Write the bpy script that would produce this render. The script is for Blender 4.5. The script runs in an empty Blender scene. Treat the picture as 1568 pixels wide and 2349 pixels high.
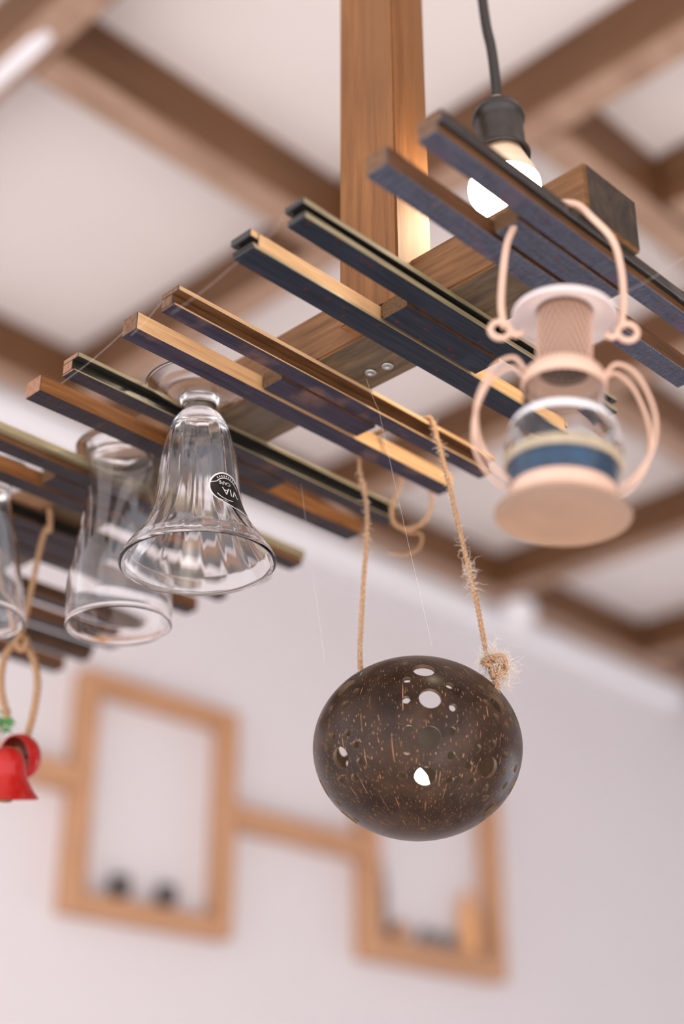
import bpy, bmesh, math, random
from mathutils import Vector, Matrix, Quaternion
from mathutils.geometry import tessellate_polygon

S = bpy.context.scene
COL = S.collection
R = random.Random(7)

# ------------------------------------------------------------------ camera
F = 3350.0                      # focal length in pixels of the 1568 x 2349 frame
PITCH = math.radians(26.8)
YAW = math.radians(44.5)        # view direction between +X (slats) and +Y (crossbeam)
CAM = Vector((0, 0, 1.6))
FH = Vector((math.cos(YAW), math.sin(YAW), 0))
RT = Vector((math.sin(YAW), -math.cos(YAW), 0))
ZU = Vector((0, 0, 1))
FW = FH * math.cos(PITCH) + ZU * math.sin(PITCH)
UP = -FH * math.sin(PITCH) + ZU * math.cos(PITCH)
cd = bpy.data.cameras.new('camera')
cd.sensor_fit = 'VERTICAL'
cd.sensor_height = 36.0
cd.sensor_width = 36.0 * 1568 / 2349
cd.lens = F / 2349 * 36.0
cd.clip_start = 0.02
cd.dof.use_dof = True
cd.dof.focus_distance = 0.835
cd.dof.aperture_fstop = 2.6
cam = bpy.data.objects.new('camera', cd)
COL.objects.link(cam)
cam.location = CAM
cam.rotation_euler = (math.pi / 2 + PITCH, 0, YAW - math.pi / 2)
S.camera = cam

# ------------------------------------------------------------------ light, exposure
W = bpy.data.worlds.new('world')
S.world = W
W.use_nodes = True
bg = W.node_tree.nodes['Background']
bg.inputs[0].default_value = (0.86, 0.90, 1.0, 1)
bg.inputs[1].default_value = 1.0
sun = bpy.data.lights.new('sun', 'SUN')          # low sun that only reaches the floor behind the camera
sun.energy = 5.0
sun.color = (1.0, 0.90, 0.80)
sun.angle = math.radians(2)
suno = bpy.data.objects.new('sun', sun)
COL.objects.link(suno)
suno.rotation_mode = 'QUATERNION'
suno.rotation_quaternion = Vector((0, 0, 1)).rotation_difference(Vector((-0.35, -1.0, 0.85)))
S.view_settings.view_transform = 'Standard'
S.view_settings.look = 'None'
S.view_settings.gamma = 1.0
S.view_settings.use_curve_mapping = False
S.view_settings.exposure = 1.22
S.cycles.use_denoising = True
S.cycles.max_bounces = 20
S.cycles.transmission_bounces = 18
S.cycles.glossy_bounces = 8
S.cycles.diffuse_bounces = 5
S.cycles.sample_clamp_indirect = 6.0


# ------------------------------------------------------------------ pixel -> place
def ray(px, py):
    return FW + RT * ((px - 784) / F) + UP * ((1174.5 - py) / F)


def on_z(px, py, z):
    d = ray(px, py)
    return CAM + d * ((z - CAM.z) / d.z)


def on_x(px, py, x):
    d = ray(px, py)
    return CAM + d * (x / d.x)


def on_y(px, py, y):
    d = ray(px, py)
    return CAM + d * (y / d.y)


def on_f(px, py, dist):
    """on the upright plane that stands `dist` metres in front of the camera"""
    d = ray(px, py)
    return CAM + d * (dist / d.dot(FH))


def px_size(px, py, dist):
    """metres per pixel there"""
    return (on_f(px, py, dist) - CAM).dot(FW) / F


# ------------------------------------------------------------------ materials
MATS = {}


def new_mat(name):
    m = bpy.data.materials.new(name)
    m.use_nodes = True
    nt = m.node_tree
    b = nt.nodes['Principled BSDF']
    MATS[name] = m
    return m, nt, b


def plain(name, col, rough=0.5, metal=0.0, spec=0.5, bump=0.0, bscale=300.0, var=0.0, vscale=30.0):
    m, nt, b = new_mat(name)
    b.inputs['Base Color'].default_value = (*col, 1)
    b.inputs['Roughness'].default_value = rough
    b.inputs['Metallic'].default_value = metal
    b.inputs['Specular IOR Level'].default_value = spec
    tc = nt.nodes.new('ShaderNodeTexCoord')
    if var:
        n = nt.nodes.new('ShaderNodeTexNoise')
        n.inputs['Scale'].default_value = vscale
        n.inputs['Detail'].default_value = 4
        nt.links.new(tc.outputs['Object'], n.inputs['Vector'])
        r = nt.nodes.new('ShaderNodeValToRGB')
        r.color_ramp.elements[0].position = 0.3
        r.color_ramp.elements[1].position = 0.7
        r.color_ramp.elements[0].color = (*[max(0, c * (1 - var)) for c in col], 1)
        r.color_ramp.elements[1].color = (*[min(1, c * (1 + var)) for c in col], 1)
        nt.links.new(n.outputs['Fac'], r.inputs['Fac'])
        nt.links.new(r.outputs['Color'], b.inputs['Base Color'])
    if bump:
        n = nt.nodes.new('ShaderNodeTexNoise')
        n.inputs['Scale'].default_value = bscale
        n.inputs['Detail'].default_value = 3
        nt.links.new(tc.outputs['Object'], n.inputs['Vector'])
        bp = nt.nodes.new('ShaderNodeBump')
        bp.inputs['Strength'].default_value = bump
        bp.inputs['Distance'].default_value = 0.002
        nt.links.new(n.outputs['Fac'], bp.inputs['Height'])
        nt.links.new(bp.outputs['Normal'], b.inputs['Normal'])
    return m


def wood(name, c1, c2, axis='x', fine=260.0, along=14.0, rough=0.6, bump=0.25, spec=0.4, big=None):
    """grain that runs along one axis"""
    m, nt, b = new_mat(name)
    tc = nt.nodes.new('ShaderNodeTexCoord')
    mp = nt.nodes.new('ShaderNodeMapping')
    sc = {'x': (along, fine, fine), 'y': (fine, along, fine), 'z': (fine, fine, along)}[axis]
    mp.inputs['Scale'].default_value = sc
    n = nt.nodes.new('ShaderNodeTexNoise')
    n.inputs['Scale'].default_value = 1.0
    n.inputs['Detail'].default_value = 6
    n.inputs['Roughness'].default_value = 0.65
    r = nt.nodes.new('ShaderNodeValToRGB')
    r.color_ramp.elements[0].position = 0.32
    r.color_ramp.elements[1].position = 0.68
    r.color_ramp.elements[0].color = (*c1, 1)
    r.color_ramp.elements[1].color = (*c2, 1)
    nt.links.new(tc.outputs['Object'], mp.inputs['Vector'])
    nt.links.new(mp.outputs['Vector'], n.inputs['Vector'])
    nt.links.new(n.outputs['Fac'], r.inputs['Fac'])
    out = r.outputs['Color']
    if big:
        n2 = nt.nodes.new('ShaderNodeTexNoise')
        mp2 = nt.nodes.new('ShaderNodeMapping')
        mp2.inputs['Scale'].default_value = [s * 0.12 for s in sc]
        nt.links.new(tc.outputs['Object'], mp2.inputs['Vector'])
        nt.links.new(mp2.outputs['Vector'], n2.inputs['Vector'])
        n2.inputs['Scale'].default_value = 1.0
        n2.inputs['Detail'].default_value = 4
        r2 = nt.nodes.new('ShaderNodeValToRGB')
        r2.color_ramp.elements[0].position = 0.45
        r2.color_ramp.elements[1].position = 0.62
        nt.links.new(n2.outputs['Fac'], r2.inputs['Fac'])
        mx = nt.nodes.new('ShaderNodeMix')
        mx.data_type = 'RGBA'
        nt.links.new(r2.outputs['Color'], mx.inputs['Factor'])
        nt.links.new(out, mx.inputs['A'])
        mx.inputs['B'].default_value = (*big, 1)
        out = mx.outputs['Result']
    nt.links.new(out, b.inputs['Base Color'])
    b.inputs['Roughness'].default_value = rough
    b.inputs['Specular IOR Level'].default_value = spec
    bp = nt.nodes.new('ShaderNodeBump')
    bp.inputs['Strength'].default_value = bump
    bp.inputs['Distance'].default_value = 0.001
    nt.links.new(n.outputs['Fac'], bp.inputs['Height'])
    nt.links.new(bp.outputs['Normal'], b.inputs['Normal'])
    return m


def slat_paint(name, c1, c2, patch, patch_amt, saw=0.0, rough=0.32):
    """dark lacquer on the underside of the slats, with worn patches, worm holes and saw marks"""
    m, nt, b = new_mat(name)
    L = nt.links.new
    tc = nt.nodes.new('ShaderNodeTexCoord')
    mp = nt.nodes.new('ShaderNodeMapping')
    mp.inputs['Scale'].default_value = (30, 420, 420)
    L(tc.outputs['Object'], mp.inputs['Vector'])
    n = nt.nodes.new('ShaderNodeTexNoise')
    n.inputs['Scale'].default_value = 1
    n.inputs['Detail'].default_value = 6
    L(mp.outputs['Vector'], n.inputs['Vector'])
    r = nt.nodes.new('ShaderNodeValToRGB')
    r.color_ramp.elements[0].color = (*c1, 1)
    r.color_ramp.elements[1].color = (*c2, 1)
    r.color_ramp.elements[0].position = 0.3
    r.color_ramp.elements[1].position = 0.72
    L(n.outputs['Fac'], r.inputs['Fac'])
    n2 = nt.nodes.new('ShaderNodeTexNoise')
    n2.inputs['Scale'].default_value = 38
    n2.inputs['Detail'].default_value = 5
    L(tc.outputs['Object'], n2.inputs['Vector'])
    r2 = nt.nodes.new('ShaderNodeValToRGB')
    r2.color_ramp.elements[0].position = 0.62 - patch_amt
    r2.color_ramp.elements[1].position = 0.74 - patch_amt
    L(n2.outputs['Fac'], r2.inputs['Fac'])
    mx = nt.nodes.new('ShaderNodeMix')
    mx.data_type = 'RGBA'
    L(r2.outputs['Color'], mx.inputs['Factor'])
    L(r.outputs['Color'], mx.inputs['A'])
    mx.inputs['B'].default_value = (*patch, 1)
    # worm and nail holes
    v = nt.nodes.new('ShaderNodeTexVoronoi')
    v.voronoi_dimensions = '2D'
    v.inputs['Scale'].default_value = 62
    L(tc.outputs['Object'], v.inputs['Vector'])
    lt = nt.nodes.new('ShaderNodeMath')
    lt.operation = 'LESS_THAN'
    lt.inputs[1].default_value = 0.075
    L(v.outputs['Distance'], lt.inputs[0])
    mx2 = nt.nodes.new('ShaderNodeMix')
    mx2.data_type = 'RGBA'
    L(lt.outputs[0], mx2.inputs['Factor'])
    L(mx.outputs['Result'], mx2.inputs['A'])
    mx2.inputs['B'].default_value = (0.060, 0.014, 0.010, 1)
    L(mx2.outputs['Result'], b.inputs['Base Color'])
    b.inputs['Roughness'].default_value = rough
    b.inputs['Specular IOR Level'].default_value = 0.9 if saw > 0.9 else 0.13
    bp = nt.nodes.new('ShaderNodeBump')
    bp.inputs['Strength'].default_value = 0.25
    bp.inputs['Distance'].default_value = 0.0006
    L(n.outputs['Fac'], bp.inputs['Height'])
    last = bp
    if saw:
        mp3 = nt.nodes.new('ShaderNodeMapping')
        mp3.inputs['Scale'].default_value = (620, 90, 90)
        mp3.inputs['Rotation'].default_value = (0, 0, math.radians(24))
        L(tc.outputs['Object'], mp3.inputs['Vector'])
        n3 = nt.nodes.new('ShaderNodeTexNoise')
        n3.inputs['Scale'].default_value = 1
        n3.inputs['Detail'].default_value = 2
        L(mp3.outputs['Vector'], n3.inputs['Vector'])
        bp3 = nt.nodes.new('ShaderNodeBump')
        bp3.inputs['Strength'].default_value = saw
        bp3.inputs['Distance'].default_value = 0.0028
        L(n3.outputs['Fac'], bp3.inputs['Height'])
        L(bp.outputs['Normal'], bp3.inputs['Normal'])
        last = bp3
    L(last.outputs['Normal'], b.inputs['Normal'])
    return m


def glass(name, tint=(1, 1, 1), rough=0.0, ior=1.46):
    m, nt, b = new_mat(name)
    b.inputs['Base Color'].default_value = (*tint, 1)
    b.inputs['Roughness'].default_value = rough
    b.inputs['Transmission Weight'].default_value = 1.0
    b.inputs['IOR'].default_value = ior
    return m


def emit(name, col, strength):
    m, nt, b = new_mat(name)
    b.inputs['Base Color'].default_value = (*col, 1)
    b.inputs['Emission Color'].default_value = (*col, 1)
    b.inputs['Emission Strength'].default_value = strength
    return m


wall_m = plain('wall_plaster', (0.71, 0.67, 0.675), 0.85, bump=0.05, bscale=60, var=0.015, vscale=1.5)
ceil_m = plain('ceiling_paint', (0.77, 0.72, 0.695), 0.85, var=0.02, vscale=1.2)
floor_m = plain('floor_tile', (0.62, 0.58, 0.57), 0.35, var=0.05, vscale=4)
trim_m = plain('white_trim', (0.90, 0.89, 0.91), 0.45)
joist_m = wood('joist_wood', (0.090, 0.036, 0.012), (0.185, 0.085, 0.034), 'x', 60, 4, 0.55)
joist_y = wood('joist_wood_y', (0.090, 0.036, 0.012), (0.185, 0.085, 0.034), 'y', 60, 4, 0.55)
joist_u = wood('joist_uplit_underside', (0.30, 0.18, 0.115), (0.44, 0.29, 0.20), 'x', 30, 8, 0.45)  # paler than the sides: light from below put into the colour
post_m = wood('post_wood', (0.125, 0.046, 0.012), (0.275, 0.115, 0.036), 'z', 120, 7, 0.6, 0.2, spec=0.25, big=(0.195, 0.088, 0.034))
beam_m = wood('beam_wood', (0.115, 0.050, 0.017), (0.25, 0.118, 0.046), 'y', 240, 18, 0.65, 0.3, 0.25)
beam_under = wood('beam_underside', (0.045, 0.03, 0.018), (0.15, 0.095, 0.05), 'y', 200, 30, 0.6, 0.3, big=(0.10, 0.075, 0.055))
beam_end = wood('beam_end_grain', (0.018, 0.012, 0.008), (0.060, 0.038, 0.022), 'z', 200, 120, 0.8, 0.5)
raw_m = wood('raw_wood', (0.47, 0.27, 0.12), (0.66, 0.43, 0.22), 'x', 420, 20, 0.7, 0.25)
orange_m = wood('stained_wood', (0.10, 0.036, 0.009), (0.27, 0.115, 0.034), 'x', 300, 22, 0.5, 0.25, 0.2)
brown_m = wood('brown_wood', (0.055, 0.022, 0.008), (0.16, 0.07, 0.025), 'x', 300, 22, 0.5, 0.3, 0.2)
black_m = wood('black_lacquer', (0.006, 0.006, 0.005), (0.022, 0.02, 0.014), 'x', 300, 20, 0.22, 0.2, 0.6)
lip_m = wood('olive_lip', (0.16, 0.125, 0.06), (0.38, 0.32, 0.19), 'x', 500, 25, 0.35, 0.2, 0.6)
end_m = wood('terracotta_end', (0.21, 0.095, 0.05), (0.37, 0.19, 0.11), 'z', 500, 300, 0.8, 0.4)
endb_m = wood('brown_end', (0.09, 0.045, 0.022), (0.21, 0.11, 0.055), 'z', 500, 300, 0.8, 0.4)
fuzz_m = wood('sawn_slot_end', (0.06, 0.03, 0.012), (0.19, 0.10, 0.04), 'y', 900, 500, 0.9, 0.8)
groove_m = plain('groove_stain', (0.115, 0.046, 0.015), 0.6, var=0.3, vscale=200)
pa_m = slat_paint('slat_navy_sawn', (0.010, 0.013, 0.030), (0.030, 0.038, 0.075), (0.05, 0.026, 0.055), 0.06, 1.0, 0.27)
pb_m = slat_paint('slat_navy', (0.007, 0.009, 0.015), (0.020, 0.024, 0.036), (0.02, 0.024, 0.036), 0.0, 0.0, 0.42)
pc_m = slat_paint('slat_purple', (0.012, 0.010, 0.022), (0.040, 0.031, 0.048), (0.105, 0.058, 0.050), 0.07, 0.08, 0.40)
pd_m = slat_paint('slat_dusty', (0.012, 0.009, 0.012), (0.036, 0.026, 0.030), (0.065, 0.036, 0.030), 0.04, 0.2, 0.42)
clear_m = glass('clear_glass', (1.0, 0.995, 0.99))
thin_m = glass('chimney_glass', (0.995, 0.985, 0.98))
lantern_glass = glass('lantern_glass', (0.985, 0.985, 0.985), 0.0, 1.25)
enamel_m = plain('cream_enamel', (0.70, 0.455, 0.335), 0.28, var=0.05, vscale=40)
enamel_w = plain('pale_enamel', (0.80, 0.70, 0.68), 0.22)
dish_m = plain('lantern_dish_enamel', (0.36, 0.225, 0.145), 0.10, var=0.06, vscale=50)
mesh_m = plain('vent_mesh_metal', (0.16, 0.085, 0.05), 0.45)
blue_m = plain('blue_sand', (0.0015, 0.040, 0.095), 0.6, bump=0.4, bscale=900, var=0.5, vscale=160)
cream_m = plain('cream_sand', (0.62, 0.50, 0.34), 0.8, bump=0.4, bscale=900, var=0.12, vscale=200)
wick_m = plain('candle_wax', (0.80, 0.62, 0.55), 0.5)
sock_m = plain('socket_bakelite', (0.022, 0.017, 0.014), 0.38, var=0.3, vscale=120, bump=0.1)
sockin_m = plain('socket_inner_brass', (0.45, 0.33, 0.12), 0.35, 0.8)
cord_m = plain('cord_rubber', (0.020, 0.017, 0.014), 0.5, bump=0.2, bscale=800)
neck_m = plain('bulb_collar', (0.85, 0.62, 0.42), 0.4)
bulb_m = emit('bulb_glow', (1.0, 0.80, 0.55), 38.0)
led_m = emit('added_glow_emit', (1.0, 0.93, 0.82), 9.0)  # glow of the made-up light inside the coconut
wax_m = plain('added_glow_cup', (0.75, 0.72, 0.66), 0.4)
jute_m = wood('jute', (0.30, 0.155, 0.072), (0.58, 0.36, 0.205), 'z', 1200, 500, 0.9, 0.5)
fibre_m = plain('jute_fibre', (0.88, 0.76, 0.64), 0.9)
fibre2_m = plain('jute_fibre_dark', (0.52, 0.33, 0.17), 0.9)
red_m = plain('red_enamel', (0.40, 0.009, 0.006), 0.15, spec=0.35)
redin_m = plain('bell_inside', (0.16, 0.02, 0.008), 0.45)
clap_m = wood('clapper_wood', (0.14, 0.06, 0.02), (0.30, 0.15, 0.06), 'z', 300, 60)
leaf_m = plain('leaf_green', (0.05, 0.22, 0.04), 0.5, var=0.3, vscale=200)
frame_m = wood('frame_wood', (0.44, 0.225, 0.11), (0.60, 0.34, 0.19), 'z', 60, 6, 0.55)
framex_m = wood('frame_wood_x', (0.44, 0.225, 0.11), (0.60, 0.34, 0.19), 'x', 60, 6, 0.55)
dark_m = plain('dark_ceramic', (0.075, 0.06, 0.055), 0.5)
amber_m = plain('amber_ceramic', (0.80, 0.40, 0.16), 0.4)
grey_m = plain('grey_ceramic', (0.22, 0.20, 0.19), 0.5)
steel_m = plain('screw_steel', (0.42, 0.41, 0.40), 0.4, 0.9)
stick_m = plain('sticker_black', (0.012, 0.011, 0.010), 0.4)
print_m = plain('sticker_print', (0.74, 0.70, 0.66), 0.6)
web_m = plain('cobweb_silk', (0.85, 0.78, 0.74), 0.6)


def coconut_material():
    m, nt, b = new_mat('coconut_shell')
    L = nt.links.new
    tc = nt.nodes.new('ShaderNodeTexCoord')

    # longitude and latitude on the shell, so that the fibres run from pole to pole
    sep = nt.nodes.new('ShaderNodeSeparateXYZ')
    nv = nt.nodes.new('ShaderNodeVectorMath'); nv.operation = 'NORMALIZE'
    L(tc.outputs['Object'], nv.inputs[0])
    L(nv.outputs[0], sep.inputs[0])
    lon = nt.nodes.new('ShaderNodeMath'); lon.operation = 'ARCTAN2'
    L(sep.outputs['Y'], lon.inputs[0]); L(sep.outputs['X'], lon.inputs[1])
    la = nt.nodes.new('ShaderNodeMath'); la.operation = 'ARCSINE'
    L(sep.outputs['Z'], la.inputs[0])
    ll = nt.nodes.new('ShaderNodeCombineXYZ')
    L(lon.outputs[0], ll.inputs['X']); L(la.outputs[0], ll.inputs['Y'])

    def streak(scale, lo, hi, det=1.0, dist=0.35):
        mp = nt.nodes.new('ShaderNodeMapping')
        mp.inputs['Scale'].default_value = scale
        mp.inputs['Rotation'].default_value = (0, 0, 0.10)
        L(ll.outputs[0], mp.inputs['Vector'])
        n = nt.nodes.new('ShaderNodeTexNoise')
        n.inputs['Scale'].default_value = 1
        n.inputs['Detail'].default_value = det
        n.inputs['Distortion'].default_value = dist
        L(mp.outputs['Vector'], n.inputs['Vector'])
        r = nt.nodes.new('ShaderNodeValToRGB')
        r.color_ramp.elements[0].position = lo
        r.color_ramp.elements[1].position = hi
        L(n.outputs['Fac'], r.inputs['Fac'])
        return r.outputs['Color']
    base = nt.nodes.new('ShaderNodeTexNoise')
    base.inputs['Scale'].default_value = 60
    base.inputs['Detail'].default_value = 5
    L(tc.outputs['Object'], base.inputs['Vector'])
    br = nt.nodes.new('ShaderNodeValToRGB')
    br.color_ramp.elements[0].color = (0.015, 0.0072, 0.0036, 1)
    br.color_ramp.elements[1].color = (0.054, 0.028, 0.0155, 1)
    br.color_ramp.elements[0].position = 0.3
    br.color_ramp.elements[1].position = 0.75
    L(base.outputs['Fac'], br.inputs['Fac'])
    out = br.outputs['Color']
    for scale, lo, hi, col in (((75, 17, 1), 0.675, 0.70, (0.30, 0.15, 0.07, 1)),
                               ((52, 2.6, 1), 0.715, 0.735, (0.34, 0.16, 0.07, 1)),
                               ((150, 50, 1), 0.70, 0.74, (0.15, 0.09, 0.06, 1))):
        mx = nt.nodes.new('ShaderNodeMix')
        mx.data_type = 'RGBA'
        L(streak(scale, lo, hi), mx.inputs['Factor'])
        L(out, mx.inputs['A'])
        mx.inputs['B'].default_value = col
        out = mx.outputs['Result']
    L(out, b.inputs['Base Color'])
    b.inputs['Roughness'].default_value = 0.30
    b.inputs['Specular IOR Level'].default_value = 0.20
    bp = nt.nodes.new('ShaderNodeBump')
    bp.inputs['Strength'].default_value = 0.12
    bp.inputs['Distance'].default_value = 0.0008
    L(base.outputs['Fac'], bp.inputs['Height'])
    L(bp.outputs['Normal'], b.inputs['Normal'])
    return m


coco_m = coconut_material()
coco_rim = plain('coconut_cut_edge', (0.15, 0.09, 0.05), 0.6, var=0.2, vscale=300)
coco_in = plain('coconut_inside', (0.095, 0.058, 0.030), 0.5, var=0.3, vscale=60)


# ------------------------------------------------------------------ mesh helpers
def obj(name, bm, mats, parent=None, smooth=False, kind=None):
    me = bpy.data.meshes.new(name)
    bmesh.ops.recalc_face_normals(bm, faces=bm.faces[:])
    bm.to_mesh(me)
    bm.free()
    if not isinstance(mats, (list, tuple)):
        mats = [mats]
    for m in mats:
        me.materials.append(m)
    if smooth:
        for p in me.polygons:
            p.use_smooth = True
    o = bpy.data.objects.new(name, me)
    COL.objects.link(o)
    if parent:
        o.parent = parent
        o.matrix_parent_inverse = world_of(parent).inverted()
    if kind:
        o['kind'] = kind
    return o


def world_of(o):
    m = o.matrix_basis.copy()
    if o.parent:
        m = world_of(o.parent) @ o.matrix_parent_inverse @ m
    return m


def thing(name, label, cat, loc, group=None):
    o = bpy.data.objects.new(name, None)
    o.empty_display_size = 0.02
    COL.objects.link(o)
    o.location = loc
    tag(o, label, cat, group)
    return o


def tag(o, label, cat, group=None):
    o['label'] = label
    o['category'] = cat
    if group:
        o['group'] = group
    return o


def struct(o):
    o['kind'] = 'structure'
    return o


def box(bm, a, b, mi=0, mats=None):
    """mats: dict face-> material index, faces named -x +x -y +y -z +z"""
    x0, y0, z0 = a
    x1, y1, z1 = b
    v = [bm.verts.new(p) for p in ((x0, y0, z0), (x1, y0, z0), (x1, y1, z0), (x0, y1, z0),
                                   (x0, y0, z1), (x1, y0, z1), (x1, y1, z1), (x0, y1, z1))]
    fs = {'-z': (3, 2, 1, 0), '+z': (4, 5, 6, 7), '-y': (0, 1, 5, 4), '+y': (2, 3, 7, 6),
          '-x': (3, 0, 4, 7), '+x': (1, 2, 6, 5)}
    for k, f in fs.items():
        face = bm.faces.new([v[i] for i in f])
        face.material_index = (mats or {}).get(k, mi)
    return v


def frames(pts, closed=False):
    n = len(pts)
    tang = []
    for i in range(n):
        if closed:
            t = pts[(i + 1) % n] - pts[i - 1]
        else:
            t = pts[min(i + 1, n - 1)] - pts[max(i - 1, 0)]
        tang.append(t.normalized() if t.length > 1e-12 else Vector((0, 0, 1)))
    a = Vector((0, 0, 1)) if abs(tang[0].z) < 0.9 else Vector((1, 0, 0))
    nrm = (a - tang[0] * a.dot(tang[0])).normalized()
    out = []
    for i in range(n):
        if i:
            q = tang[i - 1].rotation_difference(tang[i])
            nrm = q @ nrm
        nrm = (nrm - tang[i] * nrm.dot(tang[i])).normalized()
        out.append((tang[i], nrm, tang[i].cross(nrm)))
    return out


def tube(bm, pts, rad, n=8, closed=False, mi=0, caps=True):
    pts = [Vector(p) for p in pts]
    fr = frames(pts, closed)
    rings = []
    for i, p in enumerate(pts):
        r = rad[i] if isinstance(rad, (list, tuple)) else rad
        t, a, b = fr[i]
        rings.append([bm.verts.new(p + (a * math.cos(k * 2 * math.pi / n) + b * math.sin(k * 2 * math.pi / n)) * r)
                      for k in range(n)])
    m = len(rings)
    for i in range(m if closed else m - 1):
        A, B = rings[i], rings[(i + 1) % m]
        for k in range(n):
            f = bm.faces.new((A[k], A[(k + 1) % n], B[(k + 1) % n], B[k]))
            f.material_index = mi
            f.smooth = True
    if caps and not closed:
        bm.faces.new(rings[0][::-1]).material_index = mi
        bm.faces.new(rings[-1]).material_index = mi


def smooth_path(pts, per=8, closed=False):
    pts = [Vector(p) for p in pts]
    n = len(pts)
    out = []
    rng = range(n if closed else n - 1)
    for i in rng:
        if closed:
            p0, p1, p2, p3 = pts[i - 1], pts[i], pts[(i + 1) % n], pts[(i + 2) % n]
        else:
            p0, p1, p2, p3 = pts[max(i - 1, 0)], pts[i], pts[i + 1], pts[min(i + 2, n - 1)]
        for k in range(per):
            t = k / per
            out.append(0.5 * ((2 * p1) + (p2 - p0) * t + (2 * p0 - 5 * p1 + 4 * p2 - p3) * t * t
                              + (3 * p1 - p0 - 3 * p2 + p3) * t ** 3))
    if not closed:
        out.append(pts[-1])
    return out


def resample(pts, step):
    out = [pts[0]]
    acc = 0.0
    for a, b in zip(pts, pts[1:]):
        d = (b - a).length
        while acc + d >= step:
            t = (step - acc) / d
            a = a.lerp(b, t)
            out.append(a)
            d = (b - a).length
            acc = 0.0
        acc += d
    out.append(pts[-1])
    return out


def twine(bm, pts, rad, pitch=0.006, strands=2, n=6, step=0.0012):
    """two yarns laid round each other"""
    p = resample(pts, step)
    fr = frames(p)
    for s in range(strands):
        line = []
        for i, q in enumerate(p):
            ang = 2 * math.pi * (i * step / pitch + s / strands)
            t, a, b = fr[i]
            line.append(q + (a * math.cos(ang) + b * math.sin(ang)) * rad * 0.5)
        tube(bm, line, rad * 0.62, n)


def fuzz(bm, pts, count, length, spread, rad=0.00011, thick=0.001):
    p = resample(pts, 0.002)
    for _ in range(count):
        q = R.choice(p)
        d = Vector((R.gauss(0, 1), R.gauss(0, 1), R.gauss(0, 1))).normalized()
        L = length * R.uniform(0.35, 1.0)
        q = q + d * thick * 0.5
        d2 = (d + Vector((R.gauss(0, 1), R.gauss(0, 1), R.gauss(0, 1))) * spread).normalized()
        d3 = (d2 + Vector((R.gauss(0, 1), R.gauss(0, 1), R.gauss(0, 1))) * spread).normalized()
        c = [q, q + d * L * 0.33, q + d * L * 0.33 + d2 * L * 0.33, q + d * L * 0.33 + d2 * L * 0.33 + d3 * L * 0.33]
        tube(bm, c, [rad, rad, rad * 0.9, rad * 0.5], 3, caps=False)


def lathe(bm, prof, n=64, closed=False, mi=0, fn=None, mis=None):
    """prof: list of (r, z); fn(theta, r, z, index) may change r"""
    rings = []
    for j, (r, z) in enumerate(prof):
        if r < 1e-6:
            rings.append([bm.verts.new((0, 0, z))])
        else:
            ring = []
            for k in range(n):
                th = 2 * math.pi * k / n
                rr = fn(th, r, z, j) if fn else r
                ring.append(bm.verts.new((rr * math.cos(th), rr * math.sin(th), z)))
            rings.append(ring)
    m = len(rings)
    for i in range(m if closed else m - 1):
        A, B = rings[i], rings[(i + 1) % m]
        k_m = mis[i] if mis else mi
        for k in range(n):
            a0, a1 = A[k % len(A)], A[(k + 1) % len(A)]
            b0, b1 = B[k % len(B)], B[(k + 1) % len(B)]
            vs = []
            for w in (a0, a1, b1, b0):
                if w not in vs:
                    vs.append(w)
            if len(vs) >= 3:
                f = bm.faces.new(vs)
                f.material_index = k_m
                f.smooth = True


def smooth_prof(prof, per=6):
    p = smooth_path([Vector((r, 0, z)) for r, z in prof], per)
    return [(max(v.x, 0.0), v.z) for v in p]


def place(o, loc, rot=None):
    """put an unparented object built round its own origin"""
    o.location = loc
    if rot is not None:
        o.rotation_mode = 'QUATERNION'
        o.rotation_quaternion = rot
    return o


# ------------------------------------------------------------------ the room
WALL_Y, CEIL_Z = 2.10, 3.10
bm = bmesh.new(); box(bm, (-0.6, WALL_Y, 0), (6.2, WALL_Y + 0.12, CEIL_Z + 0.1)); struct(obj('wall_back', bm, wall_m))
bm = bmesh.new(); [box(bm, (5.6, a_, c_), (5.72, b_, d_)) for a_, b_, c_, d_ in ((-3.0, -1.6, 0, 3.2), (1.3, WALL_Y, 0, 3.2), (-1.6, 1.3, 0, 0.5), (-1.6, 1.3, 2.3, 3.2))]
struct(obj('wall_right', bm, wall_m))
bm = bmesh.new(); box(bm, (1.6, -3.12, 0), (5.72, -3.0, CEIL_Z + 0.1)); struct(obj('wall_front_light_block', bm, wall_m))  # unseen wall, added to hold light back from the right side
bm = bmesh.new(); box(bm, (-3.0, -3.5, CEIL_Z), (5.72, WALL_Y + 0.12, CEIL_Z + 0.1)); struct(obj('ceiling', bm, ceil_m))
bm = bmesh.new(); box(bm, (-5, -6, -0.1), (6.2, WALL_Y + 0.12, 0.0)); struct(obj('floor', bm, floor_m))

JZ = 3.0


def joist(x0, y0, x1, y1, along):
    bm = bmesh.new()
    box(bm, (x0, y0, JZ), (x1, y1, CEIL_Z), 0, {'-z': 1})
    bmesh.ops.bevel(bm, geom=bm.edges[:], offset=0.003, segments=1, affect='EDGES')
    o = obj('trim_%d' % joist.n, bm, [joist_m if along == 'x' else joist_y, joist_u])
    joist.n += 1
    return struct(o)


joist.n = 1
# long joists that run towards the picture wall
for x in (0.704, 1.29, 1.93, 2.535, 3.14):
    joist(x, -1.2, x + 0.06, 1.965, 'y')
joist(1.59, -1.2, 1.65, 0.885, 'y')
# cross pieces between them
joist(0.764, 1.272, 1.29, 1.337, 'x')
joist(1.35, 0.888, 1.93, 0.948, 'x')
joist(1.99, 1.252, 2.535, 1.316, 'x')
joist(0.2, 1.965, 4.6, 2.03, 'x')
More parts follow.
